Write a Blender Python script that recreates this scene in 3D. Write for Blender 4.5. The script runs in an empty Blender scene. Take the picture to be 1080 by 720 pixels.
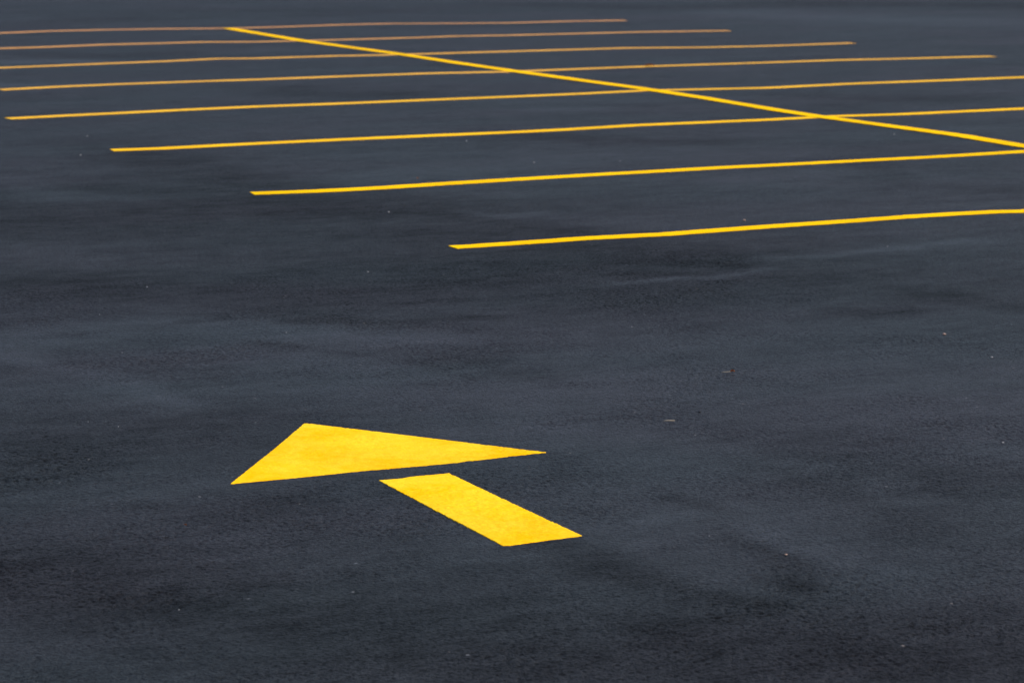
import bpy, bmesh, math, random
import numpy as np
R = math.radians
scene = bpy.context.scene

# ------------------------------------------------------------ camera (lot frame: X along the stall lines, Y along the dividing line, metres)
CAM = (-11.0514, -12.0648, 1.8057)
YAW = -0.4451
cd = bpy.data.cameras.new('camera'); cam = bpy.data.objects.new('camera', cd)
scene.collection.objects.link(cam); scene.camera = cam
cam.location = CAM
cam.rotation_euler = (math.pi/2 - 0.17023, 0, YAW)
cd.lens = 94.742; cd.sensor_width = 36.0; cd.clip_start = 0.1; cd.clip_end = 3000
cd.dof.use_dof = True; cd.dof.focus_distance = 8.6; cd.dof.aperture_fstop = 7.5

# ------------------------------------------------------------ sky, sun, exposure
SUN_EL, SUN_AZ = 48.0, 128.0        # azimuth clockwise from +Y
SUN_STR, SKY_STR = 1.3, 0.13
world = bpy.data.worlds.new('World'); scene.world = world; world.use_nodes = True
wt = world.node_tree; wt.nodes.clear()
sky = wt.nodes.new('ShaderNodeTexSky'); sky.sky_type = 'NISHITA'; sky.sun_disc = False
sky.sun_elevation = R(SUN_EL); sky.sun_rotation = R(SUN_AZ); sky.dust_density = 3.0; sky.air_density = 1.0; sky.ozone_density = 1.5
bg = wt.nodes.new('ShaderNodeBackground'); bg.inputs['Strength'].default_value = SKY_STR
wo = wt.nodes.new('ShaderNodeOutputWorld')
wt.links.new(sky.outputs[0], bg.inputs[0]); wt.links.new(bg.outputs[0], wo.inputs[0])
sd = bpy.data.lights.new('sun', 'SUN'); sd.energy = SUN_STR; sd.angle = R(14); sd.color = (1.0, 0.95, 0.87)
sun = bpy.data.objects.new('sun', sd); scene.collection.objects.link(sun)
sun.rotation_euler = (R(90 - SUN_EL), 0, R(180 - SUN_AZ))
scene.view_settings.view_transform = 'Standard'; scene.view_settings.look = 'None'
scene.view_settings.gamma = 1.0; scene.view_settings.use_curve_mapping = False
scene.view_settings.exposure = 0.85
scene.cycles.use_denoising = True; scene.cycles.denoiser = 'OPENIMAGEDENOISE'
scene.cycles.denoising_input_passes = 'RGB_ALBEDO_NORMAL'; scene.cycles.denoising_prefilter = 'ACCURATE'

# ------------------------------------------------------------ survey of the lot (metres, lot frame)
LINES = [[(-5.612, 0.025), (-5.285, 0.024), (-4.851, 0.037), (-4.432, 0.0), (-3.788, 0.039), (-3.248, 0.058), (-2.87, 0.081), (-2.566, 0.075), (-2.33, 0.055), (-2.176, 0.006), (4.6, 0.003), (5.45, -0.03)], [(-5.711, 2.634), (-5.353, 2.585), (-4.937, 2.575), (-4.491, 2.612), (-4.039, 2.635), (-3.508, 2.662), (-2.969, 2.676), (-2.55, 2.693), (-2.209, 2.681), (-1.573, 2.674), (-0.921, 2.662), (-0.21, 2.701), (4.6, 2.721), (5.45, 2.71)], [(-5.695, 5.413), (-5.36, 5.381), (-4.662, 5.428), (-4.022, 5.446), (-3.37, 5.446), (-2.708, 5.426), (-2.238, 5.448), (-1.648, 5.528), (-1.089, 5.521), (-0.517, 5.514), (0.1, 5.557), (0.654, 5.478), (1.828, 5.494), (4.6, 5.487), (5.45, 5.45)], [(-5.691, 8.085), (-5.29, 8.14), (-4.825, 8.18), (-4.18, 8.256), (-3.608, 8.3), (-2.878, 8.286), (-2.112, 8.308), (-1.331, 8.312), (-0.694, 8.341), (-0.01, 8.425), (0.495, 8.324), (1.096, 8.214), (2.035, 8.312), (3.038, 8.298), (3.875, 8.301), (4.6, 8.261), (5.45, 8.19)], [(-5.006, 10.88), (-4.467, 11.002), (-3.842, 11.068), (-3.219, 11.083), (-2.593, 11.064), (-1.748, 11.092), (-0.881, 11.11), (-0.053, 10.991), (0.564, 11.021), (1.405, 11.054), (2.036, 11.051), (2.785, 11.042), (3.56, 11.045), (4.392, 10.934), (5.354, 10.864)], [(-5.6, 13.568), (-4.291, 13.568), (-3.806, 13.629), (-3.206, 13.718), (-2.599, 13.781), (-1.949, 13.929), (-1.588, 13.804), (-0.757, 13.814), (-0.26, 13.742), (0.375, 13.725), (1.242, 13.706), (1.905, 13.687), (2.588, 13.683), (3.38, 13.431), (4.155, 13.336), (5.271, 13.387)], [(-5.6, 16.519), (-3.506, 16.519), (-2.979, 16.539), (-2.299, 16.679), (-1.765, 16.651), (-1.207, 16.673), (-0.617, 16.449), (0.163, 16.41), (0.854, 16.401), (1.331, 16.417), (1.839, 16.485), (2.514, 16.372), (3.241, 16.345), (4.231, 16.307), (5.267, 16.1)], [(-5.6, 19.374), (-2.747, 19.374), (-2.132, 19.521), (-1.377, 19.497), (-0.641, 19.373), (0.016, 19.173), (0.386, 19.182), (0.896, 19.22), (1.569, 19.331), (2.205, 19.32), (2.931, 19.046), (3.678, 18.811), (4.499, 18.846), (5.257, 18.74)]]
SPINE = [(0.003, 2.993), (0.051, 3.847), (0.005, 4.625), (-0.032, 5.62), (-0.013, 6.357), (0.042, 7.523), (0.062, 8.733), (0.01, 9.919), (-0.026, 11.048), (-0.029, 12.579), (-0.023, 13.797), (-0.048, 15.041), (-0.091, 16.492), (-0.023, 18.066), (0.016, 19.173)]
HEAD = [(-8.392, -4.513), (-8.275, -4.347), (-8.084, -4.08), (-7.86, -3.754), (-7.842, -3.769), (-7.688, -3.994), (-7.543, -4.207), (-7.402, -4.414), (-7.33, -4.516), (-7.455, -4.518), (-7.576, -4.528), (-7.611, -4.524), (-7.643, -4.533), (-7.77, -4.529), (-7.908, -4.521), (-7.946, -4.516), (-8.116, -4.518), (-8.214, -4.518)]
SHAFT = [(-7.969, -4.662), (-7.898, -4.67), (-7.863, -4.659), (-7.736, -4.663), (-7.734, -5.129), (-7.729, -5.552), (-7.86, -5.558), (-7.96, -5.566), (-7.976, -5.559), (-7.973, -5.134)]
STROKES = [([(-8.373, -1.847), (-8.3, -2.32), (-8.206, -2.731), (-8.111, -3.254)], 0.095, 0.2), ([(-8.14, -1.763), (-7.75, -1.646), (-7.353, -1.678), (-7.001, -2.158), (-6.865, -2.323)], 0.218, 0.15), ([(-7.688, -4.232), (-6.935, -3.892), (-6.193, -3.651), (-5.755, -3.86)], 1.451, 0.1), ([(-5.491, -1.401), (-5.204, -1.41), (-4.911, -1.419), (-4.625, -1.32)], 0.066, 0.22), ([(-4.326, -1.04), (-3.911, -0.979), (-3.544, -0.926), (-3.036, -0.852)], 0.078, 0.16), ([(-7.383, -5.506), (-7.257, -5.717), (-7.26, -6.071), (-7.11, -6.254)], 0.144, 0.13), ([(-7.764, -5.656), (-7.674, -5.873), (-7.636, -6.165)], 0.103, 0.06), ([(-4.967, 1.294), (-4.915, 1.037), (-4.675, 1.061)], 0.124, 0.18), ([(-4.84, 0.955), (-4.473, 0.555), (-4.026, 0.123)], 0.2, 0.08), ([(-3.951, 14.306), (-3.529, 14.259), (-3.231, 14.116)], 0.229, 0.25), ([(-4.859, 11.433), (-4.708, 11.36)], 0.225, 0.15), ([(7.783, 19.658), (8.309, 17.22), (9.568, 16.105)], 0.941, 0.12), ([(-1.748, 7.09), (-1.342, 6.896)], 0.177, 0.12), ([(-4.874, 3.023), (-3.455, 3.575), (-2.271, 3.688)], 0.356, 0.08), ([(-6.846, 3.967), (-6.783, 2.953), (-6.565, 2.746)], 0.237, 0.1), ([(-2.747, 2.005), (-1.885, 2.188), (-1.666, 1.372)], 0.28, 0.08), ([(-6.114, -4.984), (-5.937, -5.15)], 0.207, 0.08), ([(-7.23, -4.2), (-7.108, -4.509), (-7.092, -4.984)], 0.177, 0.08), ([(-6.395, 3.301), (-6.253, 3.016), (-5.912, 2.906)], 0.195, -0.2), ([(-7.1, 2.221), (-6.608, 2.079), (-6.016, 1.891)], 0.301, -0.16), ([(-7.485, 1.565), (-7.219, 1.438), (-6.851, 1.475)], 0.307, -0.12), ([(-7.96, -0.22), (-7.744, -0.387), (-7.564, -0.66)], 0.26, -0.12), ([(-7.965, -1.697), (-7.764, -1.691), (-7.58, -1.622), (-7.364, -1.592)], 0.072, -0.15), ([(-6.663, -1.091), (-6.384, -1.1), (-6.162, -1.016), (-5.899, -1.012)], 0.088, -0.2), ([(-7.097, -1.719), (-6.786, -1.841), (-6.42, -1.989)], 0.061, -0.15), ([(-6.498, -1.471), (-6.347, -1.484)], 0.054, -0.18), ([(-5.765, 1.964), (-5.261, 1.53), (-5.192, 0.68), (-5.022, -0.296), (-4.647, -0.959)], 0.428, -0.13), ([(-5.214, 1.507), (-5.105, 0.991), (-4.889, 0.622), (-4.88, 0.194)], 0.098, -0.2), ([(-4.817, -0.984), (-4.63, -1.109)], 0.096, -0.15), ([(-5.129, -1.181), (-4.96, -1.329)], 0.075, -0.12), ([(-5.071, -2.496), (-4.918, -2.625), (-4.678, -2.656)], 0.075, -0.17), ([(-4.446, -2.274), (-4.314, -2.515), (-4.217, -2.792)], 0.134, -0.16), ([(-4.682, -1.627), (-4.488, -1.881), (-4.308, -2.218)], 0.174, -0.08), ([(-7.822, -5.509), (-7.765, -5.772), (-7.723, -6.016), (-7.651, -6.334)], 0.079, -0.26), ([(-7.329, -5.295), (-7.285, -5.553), (-7.324, -5.831), (-7.377, -6.257)], 0.065, -0.26), ([(-5.687, 4.979), (-5.542, 4.252), (-5.521, 3.218)], 0.289, -0.18), ([(-5.583, 3.248), (-5.245, 2.861)], 0.151, -0.18), ([(-2.745, 9.937), (-2.533, 9.144), (-2.099, 8.936)], 0.406, -0.13), ([(-2.714, 5.412), (-2.425, 4.491), (-1.832, 4.207)], 0.272, -0.16), ([(1.009, 7.446), (1.367, 6.833), (1.935, 6.561)], 0.394, -0.12), ([(-1.573, 2.674), (-1.872, 1.471), (-1.646, 0.918)], 0.208, -0.13), ([(-3.419, 15.343), (-2.8, 14.712), (-2.219, 14.936)], 0.376, -0.15), ([(-2.464, 20.435), (1.005, 23.503), (3.803, 22.759)], 0.809, -0.08), ([(6.095, 23.24), (7.407, 21.645), (9.462, 21.951)], 0.851, -0.13), ([(10.457, 21.472), (12.342, 19.908)], 0.89, -0.15), ([(-8.914, -3.807), (-8.6, -3.796), (-8.191, -3.826)], 0.525, -0.15), ([(-9.288, -5.213), (-8.741, -5.893), (-8.453, -6.408), (-7.84, -6.701), (-7.315, -7.04)], 0.365, -0.22), ([(-8.376, -4.928), (-8.217, -5.258), (-8.108, -5.777)], 0.201, -0.08), ([(-6.987, -5.034), (-6.811, -5.406), (-6.777, -5.946)], 0.089, -0.09), ([(-6.954, -2.621), (-6.82, -3.028), (-6.693, -3.412)], 0.12, -0.09), ([(-7.45, 2.918), (-6.995, 2.218), (-6.34, 1.904), (-5.882, 1.229), (-5.656, 0.007), (-5.444, -0.928)], 1.375, -0.17), ([(-8.041, 0.145), (-7.497, -0.442), (-7.1, -1.094), (-6.981, -1.583)], 0.378, -0.1), ([(-5.51, 5.969), (-5.489, 4.038), (-5.405, 2.45), (-5.218, 1.367)], 0.477, -0.1), ([(-7.468, -1.884), (-7.173, -2.076), (-6.978, -2.49)], 0.184, 0.08), ([(-7.882, -2.293), (-7.565, -2.375), (-7.302, -2.797), (-7.164, -3.017)], 0.201, 0.12), ([(-8.434, -2.785), (-8.3, -3.144)], 0.174, 0.06), ([(-7.665, -3.051), (-7.4, -3.478), (-7.016, -3.758)], 0.211, 0.07), ([(-7.422, -5.113), (-7.288, -5.448), (-7.294, -5.881)], 0.083, 0.08), ([(-7.341, -2.195), (-7.127, -2.655), (-6.943, -3.25)], 0.052, -0.1), ([(-6.501, -4.8), (-6.461, -5.285), (-6.301, -5.649)], 0.217, -0.08)]  # drive marks and tone patches, plus foreground darkening painted in as shade

# ------------------------------------------------------------ node helpers
class NT:
    def __init__(s, name):
        s.m = bpy.data.materials.new(name); s.m.use_nodes = True; s.t = s.m.node_tree; s.t.nodes.clear()
        s.out = s.n('ShaderNodeOutputMaterial'); s.b = s.n('ShaderNodeBsdfPrincipled')
        s.t.links.new(s.b.outputs[0], s.out.inputs['Surface'])
        s.co = s.n('ShaderNodeTexCoord').outputs['Object']
    def n(s, t): return s.t.nodes.new(t)
    def set(s, sock, v):
        if hasattr(v, 'links'): s.t.links.new(v, sock)
        else: sock.default_value = v
    def math(s, op, a, b=0.0, c=0.0, clamp=False):
        n = s.n('ShaderNodeMath'); n.operation = op; n.use_clamp = clamp
        s.set(n.inputs[0], a); s.set(n.inputs[1], b); s.set(n.inputs[2], c); return n.outputs[0]
    def map(s, scale=(1, 1, 1), rot=0.0, loc=(0, 0, 0)):
        n = s.n('ShaderNodeMapping'); s.set(n.inputs[0], s.co)
        n.inputs['Scale'].default_value = scale; n.inputs['Rotation'].default_value = (0, 0, rot); n.inputs['Location'].default_value = loc
        return n.outputs[0]
    def noise(s, scale, detail=3, rough=0.55, vec=None, dist=0.0):
        n = s.n('ShaderNodeTexNoise'); s.set(n.inputs['Vector'], vec if vec is not None else s.co)
        n.inputs['Scale'].default_value = scale; n.inputs['Detail'].default_value = detail
        n.inputs['Roughness'].default_value = rough; n.inputs['Distortion'].default_value = dist
        return n.outputs[0]
    def voro(s, scale, feature='F1', rnd=1.0):
        n = s.n('ShaderNodeTexVoronoi'); s.set(n.inputs['Vector'], s.co); n.feature = feature
        n.inputs['Scale'].default_value = scale; n.inputs['Randomness'].default_value = rnd
        return n
    def ramp(s, v, a, b, lo=0.0, hi=1.0, interp='SMOOTHSTEP'):
        n = s.n('ShaderNodeMapRange'); n.interpolation_type = interp
        s.set(n.inputs['Value'], v); n.inputs['From Min'].default_value = a; n.inputs['From Max'].default_value = b
        s.set(n.inputs['To Min'], lo); s.set(n.inputs['To Max'], hi); return n.outputs[0]
    def mix(s, f, a, b):
        n = s.n('ShaderNodeMix'); n.data_type = 'RGBA'
        s.set(n.inputs[0], f); s.set(n.inputs[6], a); s.set(n.inputs[7], b); return n.outputs[2]
    def scale(s, col, f):
        n = s.n('ShaderNodeVectorMath'); n.operation = 'SCALE'; s.set(n.inputs[0], col); s.set(n.inputs['Scale'], f); return n.outputs[0]
    def bump(s, h, dist, strength=1.0, normal=None):
        n = s.n('ShaderNodeBump'); n.inputs['Distance'].default_value = dist; n.inputs['Strength'].default_value = strength
        s.set(n.inputs['Height'], h)
        if normal is not None: s.t.links.new(normal, n.inputs['Normal'])
        return n.outputs[0]

def aggregate(s):
    """height (0..1) of the stone-and-binder texture, and per-stone tone"""
    v = s.voro(105.0); v2 = s.voro(210.0)
    sep = s.n('ShaderNodeSeparateColor'); s.t.links.new(v.outputs['Color'], sep.inputs[0])
    h = s.math('ADD', s.ramp(v.outputs['Distance'], 0.0, 0.75, 1.0, 0.0), s.math('MULTIPLY', s.ramp(v2.outputs['Distance'], 0.0, 0.7, 1.0, 0.0), 0.4))
    h = s.math('ADD', h, s.math('MULTIPLY', s.noise(60.0, 4, 0.65), 1.3))
    return h, sep.outputs[0], sep.outputs[1]

# ------------------------------------------------------------ asphalt
def asphalt_material():
    s = NT('asphalt')
    h, tone, tone2 = aggregate(s)
    at = s.n('ShaderNodeAttribute'); at.attribute_name = 'wear_shade'; wear_shade = at.outputs['Fac']
    # openness of the surface: clusters where the mastic is missing and pits show
    openn = s.ramp(s.math('SUBTRACT', s.noise(1.3, 6, 0.62, s.map((0.55, 1.0, 1))), s.math('MULTIPLY', wear_shade, 0.7)), 0.36, 0.66)
    pits = s.ramp(s.noise(58.0, 3, 0.7), 0.36, 0.50, 1.0, 0.0)
    pits2 = s.ramp(s.noise(95.0, 2, 0.6, s.map((1, 1, 1), 0.4, (3, 7, 1))), 0.34, 0.50, 1.0, 0.0)
    pit = s.math('MAXIMUM', pits, s.math('MULTIPLY', pits2, 0.8))
    streak = s.noise(0.9, 9, 0.70, s.map((0.22, 1.0, 1), 0.05), 0.2)
    streak2 = s.noise(2.6, 8, 0.68, s.map((0.25, 1.0, 1), -0.35, (5, 2, 0)), 0.2)
    big = s.noise(0.17, 3, 0.5)
    tonev = s.math('ADD', s.math('MULTIPLY', s.math('SUBTRACT', streak, 0.5), 0.60), s.math('MULTIPLY', s.math('SUBTRACT', streak2, 0.5), 0.32))
    grit = s.math('ADD', s.math('SUBTRACT', s.noise(9.0, 10, 0.82, s.map((0.6, 1, 1), 0.2, (3, 1, 0))), 0.5), s.math('MULTIPLY', s.math('SUBTRACT', s.noise(3.1, 10, 0.80, s.map((0.45, 1, 1), 0.0, (8, 5, 0))), 0.5), 0.7))
    tonev = s.math('ADD', tonev, s.math('MULTIPLY', grit, 1.65))
    tonev = s.math('ADD', tonev, s.math('MULTIPLY', s.math('SUBTRACT', big, 0.5), 0.35))
    brk = s.ramp(s.noise(3.0, 6, 0.65, s.map((0.5, 1, 1))), 0.25, 0.75, 0.60, 1.30, 'LINEAR')
    brk = s.math('MULTIPLY', brk, s.ramp(s.noise(11.0, 6, 0.72, s.map((0.35, 1, 1), 0.1)), 0.3, 0.7, 0.55, 1.45, 'LINEAR'))
    tonev = s.math('ADD', tonev, s.math('MULTIPLY', s.math('MULTIPLY', wear_shade, brk), 1.55))
    lum = s.math('ADD', 1.04, tonev)
    lum = s.math('MULTIPLY', lum, s.ramp(tone, 0.0, 1.0, 0.80, 1.20, 'LINEAR'))
    pd = s.math('MULTIPLY', pit, s.ramp(openn, 0, 1, 0.30, 0.66, 'LINEAR'))
    lum = s.math('MULTIPLY', lum, s.math('SUBTRACT', 1.0, pd))
    lum = s.math('MAXIMUM', lum, 0.28)
    tint = s.mix(s.ramp(s.noise(0.8, 3, 0.5, s.map((0.5, 1, 1), 0, (9, 4, 0))), 0.35, 0.65), (0.0196, 0.0198, 0.0232, 1), (0.0174, 0.0206, 0.0230, 1))
    col = s.scale(tint, lum)
    # sparse pale stone chips set in the mat
    chip = s.voro(34.0); sc = s.n('ShaderNodeSeparateColor'); s.t.links.new(chip.outputs['Color'], sc.inputs[0])
    cm = s.math('MULTIPLY', s.math('GREATER_THAN', sc.outputs[0], 0.982), s.math('LESS_THAN', chip.outputs['Distance'], 0.16))
    ccol = s.mix(sc.outputs[1], (0.20, 0.17, 0.15, 1), (0.17, 0.18, 0.20, 1))
    col = s.mix(s.math('MULTIPLY', cm, s.math('MULTIPLY', sc.outputs[2], 0.55)), col, ccol)
    s.set(s.b.inputs['Base Color'], col)
    s.set(s.b.inputs['Roughness'], s.math('SUBTRACT', 0.64, s.math('MULTIPLY', wear_shade, 0.25)))
    s.set(s.b.inputs['Specular IOR Level'], s.math('MULTIPLY', s.math('MAXIMUM', s.math('ADD', 1.0, s.math('MULTIPLY', tonev, 1.15)), 0.4), s.math('MULTIPLY', 0.101, s.math('SUBTRACT', 1.0, s.math('MULTIPLY', pd, 0.8)))))
    hh = s.math('SUBTRACT', h, s.math('MULTIPLY', pit, 0.9))
    s.set(s.b.inputs['Normal'], s.bump(hh, 0.0022, 0.75))
    return s.m

# ------------------------------------------------------------ traffic paint
def paint_material(name, deep, pale, wornness, seed):
    s = NT(name)
    h, tone, tone2 = aggregate(s)
    f = s.ramp(s.noise(3.2, 6, 0.62, s.map((1, 1, 1), 0.3, (seed, seed*2, 0)), 0.6), 0.38, 0.62)
    f2 = s.ramp(s.noise(26.0, 4, 0.7), 0.35, 0.65)
    col = s.mix(s.math('ADD', s.math('MULTIPLY', f, 0.60), s.math('MULTIPLY', f2, 0.45)), deep, pale)
    col = s.scale(col, s.ramp(tone, 0, 1, 0.93, 1.04, 'LINEAR'))
    bare = s.ramp(s.math('ADD', s.noise(70.0, 3, 0.7), s.math('MULTIPLY', s.noise(5.0, 3, 0.5), 0.5)), 0.46 + wornness, 0.54 + wornness, 1.0, 0.0)
    col = s.mix(s.math('MULTIPLY', bare, 0.55), col, (0.30, 0.16, 0.02, 1))
    col = s.scale(col, s.ramp(s.noise(1.7, 5, 0.65), 0.3, 0.6, 0.86, 1.0))
    s.set(s.b.inputs['Base Color'], col)
    s.b.inputs['Roughness'].default_value = 0.85; s.b.inputs['Specular IOR Level'].default_value = 0.012
    s.set(s.b.inputs['Normal'], s.bump(h, 0.0012, 0.45))
    return s.m

def plain(name, c0, c1, scale, rough=0.7):
    s = NT(name)
    s.set(s.b.inputs['Base Color'], s.mix(s.ramp(s.noise(scale, 3, 0.6), 0.3, 0.7), c0, c1))
    s.b.inputs['Roughness'].default_value = rough
    s.set(s.b.inputs['Normal'], s.bump(s.noise(scale*2, 3), 0.0005, 0.6))
    return s.m

ASPHALT = asphalt_material()
ARROW_PAINT = paint_material('fresh_yellow_paint', (0.90, 0.435, 0.0003, 1), (0.90, 0.545, 0.022, 1), -0.03, 1.0)
LINE_PAINT = paint_material('yellow_line_paint', (0.86, 0.460, 0.0003, 1), (0.86, 0.495, 0.0006, 1), -0.02, 5.0)
# line colour steps from yellow to a duller ochre towards the back of the lot
def graded(t): return paint_material('graded_line_paint', (0.86 - 0.36*t, 0.455 - 0.21*t, 0.0005 + 0.11*t, 1), (0.86 - 0.30*t, 0.490 - 0.21*t, 0.001 + 0.10*t, 1), -0.02, 5.0 + 7*t)
STALL_PAINT = [LINE_PAINT, LINE_PAINT] + [graded(t) for t in (0.10, 0.28, 0.50, 0.62, 0.88, 1.0)]

# ------------------------------------------------------------ ground: one sheet to the horizon, with the mat's tone and the painted foreground shade recorded per vertex
FX, FY, FS = (-9.9, -4.3), (-7.3, -0.2), 0.0065      # where the surface relief itself is modelled
def axis(f0, f1, step, far, fine):
    a = list(np.arange(f0, fine[0], step)) + list(np.arange(fine[0], fine[1], FS)) + list(np.arange(fine[1], f1 + 1e-6, step)); d = step; lo, hi = f0, a[-1]
    L0, H0 = [], []
    while hi < far or lo > -far:
        d *= 1.45; lo -= d; hi += d; L0.append(lo); H0.append(hi)
    return np.array(L0[::-1] + a + H0)
def ground():
    xs = axis(-13.0, 13.0, 0.075, 900.0, FX); ys = axis(-8.0, 30.0, 0.10, 900.0, FY)
    X, Y = np.meshgrid(xs, ys); nx, ny = len(xs), len(ys)
    W = np.zeros_like(X)
    WX = X + 0.06*np.sin(1.7*Y + 0.9*X) + 0.03*np.sin(4.3*X - 2.9*Y + 1) + 0.035*np.sin(9.1*Y + 7.3*X); WY = Y + 0.04*np.sin(1.9*X + 0.6*Y + 2) + 0.02*np.sin(5.1*X + 3.7*Y) + 0.02*np.sin(12.3*X - 8.1*Y)
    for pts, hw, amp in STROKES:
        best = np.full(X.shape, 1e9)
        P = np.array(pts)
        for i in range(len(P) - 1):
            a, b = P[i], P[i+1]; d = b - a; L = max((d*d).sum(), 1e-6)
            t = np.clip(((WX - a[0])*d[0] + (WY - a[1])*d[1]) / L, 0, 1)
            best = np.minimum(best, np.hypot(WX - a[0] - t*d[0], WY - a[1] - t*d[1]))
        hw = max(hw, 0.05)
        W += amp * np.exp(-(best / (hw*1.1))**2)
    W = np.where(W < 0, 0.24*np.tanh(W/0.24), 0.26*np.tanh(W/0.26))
    Z = np.zeros_like(X)
    ix = np.where((xs >= FX[0]) & (xs < FX[1]))[0]; iy = np.where((ys >= FY[0]) & (ys < FY[1]))[0]
    m, n = len(iy), len(ix); rg = np.random.default_rng(5)
    ky = np.fft.fftfreq(m)[:, None]; kx = np.fft.rfftfreq(n)[None, :]; k2 = (kx*kx + ky*ky)*(2*math.pi)**2/2
    def band(s1, s2):
        F = np.fft.rfft2(rg.standard_normal((m, n))); f = np.fft.irfft2(F*(np.exp(-k2*s1*s1) - np.exp(-k2*s2*s2)), s=(m, n)); return f/f.std()
    stones = band(0.6, 1.5) + 0.35*band(1.2, 2.6)
    opening = np.clip(0.60 + 0.20*band(12, 40) + 0.22*band(40, 160) - 0.9*W[iy[0]:iy[-1]+1, ix[0]:ix[-1]+1], 0.2, 1.5)
    z = np.clip(stones, -2.6, 0.5) - 0.5
    ex = np.clip(np.minimum(np.arange(n), n-1-np.arange(n))/60.0, 0, 1); ey = np.clip(np.minimum(np.arange(m), m-1-np.arange(m))/60.0, 0, 1)
    Z[iy[0]:iy[-1]+1, ix[0]:ix[-1]+1] = z*0.0014*opening*ey[:, None]*ex[None, :]
    global RELIEF; RELIEF = (xs[ix], ys[iy], Z[iy[0]:iy[-1]+1, ix[0]:ix[-1]+1])
    co = np.stack([X, Y, Z], -1).reshape(-1, 3)
    me = bpy.data.meshes.new('asphalt_ground')
    j, i = np.meshgrid(np.arange(ny - 1), np.arange(nx - 1), indexing='ij'); q = (j*nx + i).ravel()
    faces = np.stack([q, q + 1, q + 1 + nx, q + nx], -1)
    me.vertices.add(len(co)); me.vertices.foreach_set('co', co.ravel())
    me.loops.add(faces.size); me.loops.foreach_set('vertex_index', faces.ravel())
    me.polygons.add(len(faces)); me.polygons.foreach_set('loop_start', np.arange(0, faces.size, 4)); me.polygons.foreach_set('loop_total', np.full(len(faces), 4))
    me.update(calc_edges=True); me.validate()
    at = me.attributes.new('wear_shade', 'FLOAT', 'POINT'); at.data.foreach_set('value', W.ravel().astype(np.float32))
    me.materials.append(ASPHALT); me.polygons.foreach_set('use_smooth', np.ones(len(faces), dtype=bool))
    o = bpy.data.objects.new('asphalt_ground', me); scene.collection.objects.link(o); o['kind'] = 'structure'
ground()

# ------------------------------------------------------------ painted markings
def tag(o, label, cat, group=None):
    o['label'] = label; o['category'] = cat
    if group: o['group'] = group
def resample(pts, step):
    P = [np.array(p, float) for p in pts]
    P = [2*P[0] - P[1]] + P + [2*P[-1] - P[-2]]; out = []
    for i in range(1, len(P) - 2):
        p0, p1, p2, p3 = P[i-1:i+3]; n = max(1, int(np.hypot(*(p2 - p1)) / step))
        for k in range(n):
            t = k / n
            # linear along, with eased cross-drift, so one stall line never loops
            m1 = (p2 - p0) / max(p2[0] - p0[0] if abs(p2[0]-p0[0]) > abs(p2[1]-p0[1]) else abs(p2[1] - p0[1]), 1e-6)
            h = t*t*(3 - 2*t)
            out.append(p1*(1 - t) + p2*t if False else p1 + (p2 - p1)*(0.5*t + 0.5*h))
    out.append(P[-2]); return out
def slab(name, loop, z0, z1, mat, parent=None):
    """flat painted shape with a real film thickness"""
    bm = bmesh.new()
    top = [bm.verts.new((p[0], p[1], z1)) for p in loop]; bot = [bm.verts.new((p[0], p[1], z0)) for p in loop]
    n = len(loop)
    bm.faces.new(top); bm.faces.new(bot[::-1])
    for i in range(n): bm.faces.new((top[i], bot[i], bot[(i+1) % n], top[(i+1) % n]))
    bmesh.ops.triangulate(bm, faces=[f for f in bm.faces if len(f.verts) > 4])
    bmesh.ops.recalc_face_normals(bm, faces=bm.faces)
    me = bpy.data.meshes.new(name); bm.to_mesh(me); bm.free(); me.materials.append(mat)
    o = bpy.data.objects.new(name, me); scene.collection.objects.link(o)
    if parent: o.parent = parent
    return o
def ribbon(name, pts, width, z0, z1, mat, seed, step=0.04):
    """a sprayed line: centre wanders with the striper, edges are ragged"""
    rng = random.Random(seed); C_ = resample(pts, step); L_, R_ = [], []
    ph = [rng.uniform(0, 6.3) for _ in range(4)]
    for i, c in enumerate(C_):
        a = C_[max(i-1, 0)]; b = C_[min(i+1, len(C_)-1)]; d = b - a; d = d / np.hypot(*d); nrm = np.array([-d[1], d[0]])
        s = i*step
        w = width*(1 + 0.05*math.sin(s*0.9 + ph[0]) + 0.03*math.sin(s*3.1 + ph[1]))/2
        off = 0.004*math.sin(s*2.1 + ph[2])
        L_.append(c + nrm*(w + off + rng.gauss(0, 0.0022))); R_.append(c - nrm*(w - off + rng.gauss(0, 0.0022)))
    bm = bmesh.new(); V = []
    for l, r in zip(L_, R_):
        V.append([bm.verts.new((l[0], l[1], z1)), bm.verts.new((r[0], r[1], z1)), bm.verts.new((r[0], r[1], z0)), bm.verts.new((l[0], l[1], z0))])
    for A, B in zip(V, V[1:]):
        for k in range(4): bm.faces.new((A[k], A[(k+1) % 4], B[(k+1) % 4], B[k]))
    bm.faces.new(V[0][::-1]); bm.faces.new(V[-1])
    bmesh.ops.recalc_face_normals(bm, faces=bm.faces)
    me = bpy.data.meshes.new(name); bm.to_mesh(me); bm.free(); me.materials.append(mat)
    o = bpy.data.objects.new(name, me); scene.collection.objects.link(o); return o

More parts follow.
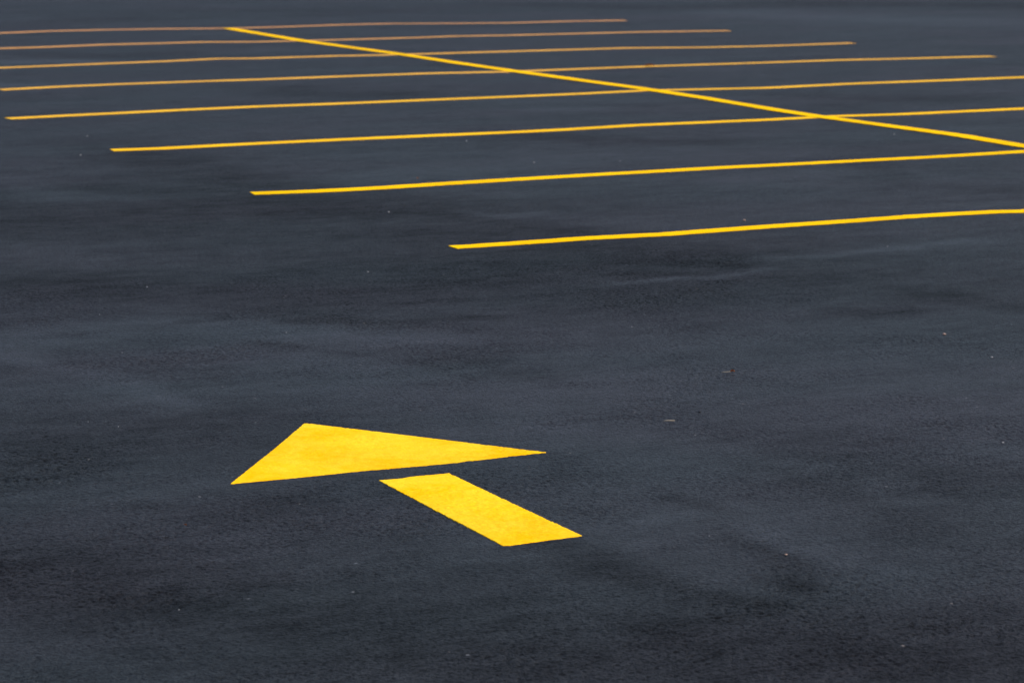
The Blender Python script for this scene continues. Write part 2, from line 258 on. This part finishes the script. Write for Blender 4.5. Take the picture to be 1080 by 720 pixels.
LINE_W = [0.114, 0.130, 0.140, 0.146, 0.150, 0.156, 0.160, 0.165]; SPINE_W = 0.142
line_labels = [
 'yellow stall line nearest the arrow, the lowest of them in the photo',
 'yellow stall line second nearest the arrow, meeting the slanting line at the right edge',
 'yellow stall line third nearest the arrow, its left tip well inside the frame',
 'yellow stall line fourth from the arrow, its left tip just inside the left frame edge',
 'amber stall line fifth from the arrow, carrying a small orange leaf',
 'amber stall line sixth from the arrow, third from the back of the lot',
 'dull amber stall line seventh from the arrow, next to the farthest one',
 'farthest dull amber stall line, touching the far tip of the slanting dividing line',
]
for k, pts in enumerate(LINES):
    o = ribbon('stall_line', pts, LINE_W[k], 0.0006, 0.003, STALL_PAINT[k], 20 + k)
    tag(o, line_labels[k], 'stall line', 'yellow lines between the parking stalls')
sp = [(0.0, 0.0), (0.0, 1.5)] + SPINE
o = ribbon('dividing_line', sp, SPINE_W, 0.0036, 0.0055, LINE_PAINT, 77)
tag(o, 'long bright yellow dividing line slanting across all the stall lines', 'dividing line')

def ragged(loop, step, amp, seed):
    rng = random.Random(seed); out = []
    for i in range(len(loop)):
        a = np.array(loop[i]); b = np.array(loop[(i+1) % len(loop)]); L = np.hypot(*(b-a)); n = max(1, int(L/step)); nrm = np.array([-(b-a)[1], (b-a)[0]])/max(L, 1e-6)
        for k in range(n):
            j = rng.gauss(0, amp) if k else 0.0
            out.append(a + (b-a)*k/n + nrm*j)
    return out
ar = bpy.data.objects.new('painted_arrow', None); scene.collection.objects.link(ar); ar.location = (-7.86, -4.6, 0.0)
tag(ar, 'bright yellow direction arrow painted on the dark asphalt, triangular head and separate short shaft', 'road arrow')
rel = lambda L: [(p[0] + 7.86, p[1] + 4.6) for p in L]
def film(name, poly, mat, parent, off):
    """paint film lying in the relief of the asphalt, with a thin edge"""
    gx, gy, gz = RELIEF; P = np.array(poly); Q = np.roll(P, -1, 0)
    ix = np.where((gx > P[:, 0].min() - 0.02) & (gx < P[:, 0].max() + 0.02))[0]; iy = np.where((gy > P[:, 1].min() - 0.02) & (gy < P[:, 1].max() + 0.02))[0]
    # twice as fine as the relief
    fx = np.linspace(gx[ix[0]], gx[ix[-1]], 2*len(ix) - 1); fy = np.linspace(gy[iy[0]], gy[iy[-1]], 2*len(iy) - 1)
    z0 = gz[np.ix_(iy, ix)]; zf = np.zeros((len(fy), len(fx)))
    zf[::2, ::2] = z0; zf[1::2, ::2] = (z0[:-1] + z0[1:])/2; zf[:, 1::2] = (zf[:, :-1:2] + zf[:, 2::2])/2
    X, Y = np.meshgrid(fx, fy); ins = np.zeros(X.shape, bool); best = np.full(X.shape, 1e9); BX = X.copy(); BY = Y.copy()
    for a, b in zip(P, Q):
        if a[1] != b[1]:
            c = ((a[1] > Y) != (b[1] > Y)) & (X < (b[0] - a[0])*(Y - a[1])/(b[1] - a[1]) + a[0]); ins ^= c
        d = b - a; t = np.clip(((X - a[0])*d[0] + (Y - a[1])*d[1])/max((d*d).sum(), 1e-12), 0, 1)
        px, py = a[0] + t*d[0], a[1] + t*d[1]; ds = np.hypot(X - px, Y - py); m = ds < best
        best[m] = ds[m]; BX[m] = px[m]; BY[m] = py[m]
    cell = ins[:-1, :-1] | ins[1:, :-1] | ins[:-1, 1:] | ins[1:, 1:]
    X = np.where(ins, X, BX); Y = np.where(ins, Y, BY)
    bm = bmesh.new(); V = {}
    def v(j, i):
        if (j, i) not in V: V[(j, i)] = bm.verts.new((X[j, i] - off[0], Y[j, i] - off[1], zf[j, i]*0.55 + 0.0016))
        return V[(j, i)]
    for j, i in zip(*np.where(cell)): bm.faces.new((v(j, i), v(j, i+1), v(j+1, i+1), v(j+1, i)))
    be = [e for e in bm.edges if e.is_boundary]
    ex = bmesh.ops.extrude_edge_only(bm, edges=be)
    for q in ex['geom']:
        if isinstance(q, bmesh.types.BMVert): q.co.z -= 0.0018
    me = bpy.data.meshes.new(name); bm.to_mesh(me); bm.free(); me.materials.append(mat)
    for p in me.polygons: p.use_smooth = True
    o = bpy.data.objects.new(name, me); scene.collection.objects.link(o); o.parent = parent; return o
film('arrow_head', ragged(HEAD, 0.008, 0.0007, 3), ARROW_PAINT, ar, (-7.86, -4.6))
film('arrow_shaft', ragged(SHAFT, 0.008, 0.0007, 4), ARROW_PAINT, ar, (-7.86, -4.6))

# ------------------------------------------------------------ loose bits lying on the lot
BROWN = plain('dry_leaf', (0.30, 0.10, 0.03, 1), (0.20, 0.06, 0.02, 1), 300)
STEM = plain('dry_stem', (0.34, 0.28, 0.20, 1), (0.26, 0.21, 0.15, 1), 400)
PALE = plain('pale_stone', (0.34, 0.32, 0.31, 1), (0.25, 0.25, 0.26, 1), 400)
TAN = plain('tan_stone', (0.32, 0.20, 0.15, 1), (0.26, 0.17, 0.13, 1), 400)
DARK = plain('tar_lump', (0.008, 0.008, 0.009, 1), (0.012, 0.012, 0.013, 1), 400)
rx, ry = math.cos(YAW), math.sin(YAW)
def link(name, bm, mat, parent=None, loc=(0, 0, 0), rz=0.0, smooth=True):
    me = bpy.data.meshes.new(name); bm.to_mesh(me); bm.free(); me.materials.append(mat)
    for p in me.polygons: p.use_smooth = smooth
    o = bpy.data.objects.new(name, me); scene.collection.objects.link(o); o.location = loc; o.rotation_euler = (0, 0, rz)
    if parent: o.parent = parent
    return o
def tube(bm, path, rad, n=6):
    rings = []
    for i, (p, r) in enumerate(zip(path, rad)):
        rings.append([bm.verts.new((p[0], p[1] + r*math.cos(2*math.pi*k/n), p[2] + r*math.sin(2*math.pi*k/n))) for k in range(n)])
    for A, B in zip(rings, rings[1:]):
        for k in range(n): bm.faces.new((A[k], A[(k+1) % n], B[(k+1) % n], B[k]))
    bm.faces.new(rings[0][::-1]); bm.faces.new(rings[-1])
def leaf_blade(L, W, curl, seed):
    rng = random.Random(seed); bm = bmesh.new(); N, M = 9, 6; g = []
    for i in range(N):
        u = i/(N-1); w = W*math.sin(math.pi*min(1, u*0.96 + 0.03))**0.8
        row = []
        for j in range(M + 1):
            v = j/M*2 - 1
            row.append(bm.verts.new((u*L, v*w/2*(1 - 0.15*rng.random()), 0.0025 + curl*v*v + curl*0.6*math.sin(u*3.1) + rng.gauss(0, L*0.012))))
        g.append(row)
    for i in range(N-1):
        for j in range(M): bm.faces.new((g[i][j], g[i+1][j], g[i+1][j+1], g[i][j+1]))
    bmesh.ops.solidify(bm, geom=bm.faces[:], thickness=0.0006)
    return bm
# curled brown leaf with a pale stalk
t = bpy.data.objects.new('dry_leaf', None); scene.collection.objects.link(t); t.location = (-6.094, -3.55, 0); t.rotation_euler = (0, 0, YAW)
tag(t, 'tiny curled brown leaf with a pale stalk lying on bare asphalt right of the arrow', 'leaf')
link('leaf_blade', leaf_blade(0.017, 0.014, 0.006, 1), BROWN, t)
bm = bmesh.new(); tube(bm, [(-0.032, 0.002, 0.0015), (-0.02, 0, 0.003), (-0.008, 0, 0.004), (0.002, 0, 0.005)], [0.0010, 0.0013, 0.0014, 0.0016]); link('stalk', bm, STEM, t)
bm = leaf_blade(0.085, 0.06, 0.012, 4); o = link('dry_leaf', bm, BROWN, None, (1.40, 11.035, 0.006), YAW); tag(o, 'small orange brown leaf lying on the fifth stall line beyond the slanting line', 'leaf')
bm = leaf_blade(0.022, 0.014, 0.004, 6); o = link('dry_leaf', bm, BROWN, None, (-4.542, 2.922, 0.0), 0.8); tag(o, 'tiny reddish leaf scrap just beyond the second nearest stall line', 'leaf')
bm = leaf_blade(0.011, 0.009, 0.003, 8); o = link('dry_leaf', bm, BROWN, None, (-8.687, -4.972, 0.0), 2.0); tag(o, 'tiny orange leaf scrap on asphalt at the lower left, nearer than the arrow', 'leaf')
bm = bmesh.new(); tube(bm, [(-0.019, 0, 0.0016), (-0.007, 0.003, 0.0022), (0.006, 0.001, 0.0022), (0.019, 0.004, 0.0017)], [0.0011, 0.0017, 0.0016, 0.0010])
o = link('dry_twig', bm, STEM, None, (-6.733, -4.245, 0), YAW); tag(o, 'short pale tan twig lying on asphalt to the right of the arrow tip', 'twig')

def stone(size, seed, flat=0.6):
    rng = random.Random(seed); bm = bmesh.new(); bmesh.ops.create_icosphere(bm, subdivisions=2, radius=size/2)
    ax = [rng.uniform(0.75, 1.25) for _ in range(2)]
    for v in bm.verts:
        k = 1 + rng.gauss(0, 0.09); v.co.x *= ax[0]*k; v.co.y *= ax[1]*k; v.co.z = v.co.z*flat*k + size*flat*0.42
    return bm
meshes = {}
def put_stone(x, y, size, mat, label, group=None, seed=0):
    o = link('loose_stone', stone(size, seed), mat, None, (x, y, 0), seed*1.3, False); tag(o, label, 'stone', group)
put_stone(-6.568, -4.16, 0.0105, DARK, 'small black tar lump on asphalt, right of the pale twig', None, 3)
put_stone(-4.896, -3.19, 0.013, TAN, 'pinkish tan stone chip lying on open asphalt at mid right', None, 5)
put_stone(-7.327, -5.981, 0.007, TAN, 'pinkish tan stone chip lying nearest the camera, right of the arrow shaft', None, 6)
put_stone(-3.773, 0.309, 0.017, TAN, 'reddish brown stone chip just behind the nearest stall line', None, 7)
put_stone(-5.031, -3.703, 0.008, PALE, 'tiny whitish stone chip near the right frame edge, above the middle', None, 8)
put_stone(-5.928, -5.024, 0.008, PALE, 'tiny whitish stone chip near the right frame edge, level with the arrow', None, 9)
PEB = [(-5.979, 5.187, .03), (-5.555, 6.453, .02), (-7.998, -2.168, .008), (-8.507, -3.414, .006), (-8.439, -3.535, .007), (-5.342, 1.473, .016),
 (-6.315, -0.58, .013), (-7.262, -2.008, .009), (-8.989, -5.804, .006), (-3.489, 3.461, .02), (-3.274, 4.974, .028), (-0.316, 4.102, .02), (-3.646, -0.877, .012),
 (-7.807, -1.243, .009), (-7.388, -0.589, .012), (-2.934, 3.326, .016), (-5.941, -2.485, .008), (-7.409, -5.706, .006)]
for i, (x, y, sz) in enumerate(PEB):
    put_stone(x, y, min(sz*0.60, 0.011), PALE, 'tiny pale grey stone chip lying loose on bare dark asphalt', 'loose pale stone chips scattered over the asphalt', 30 + i)
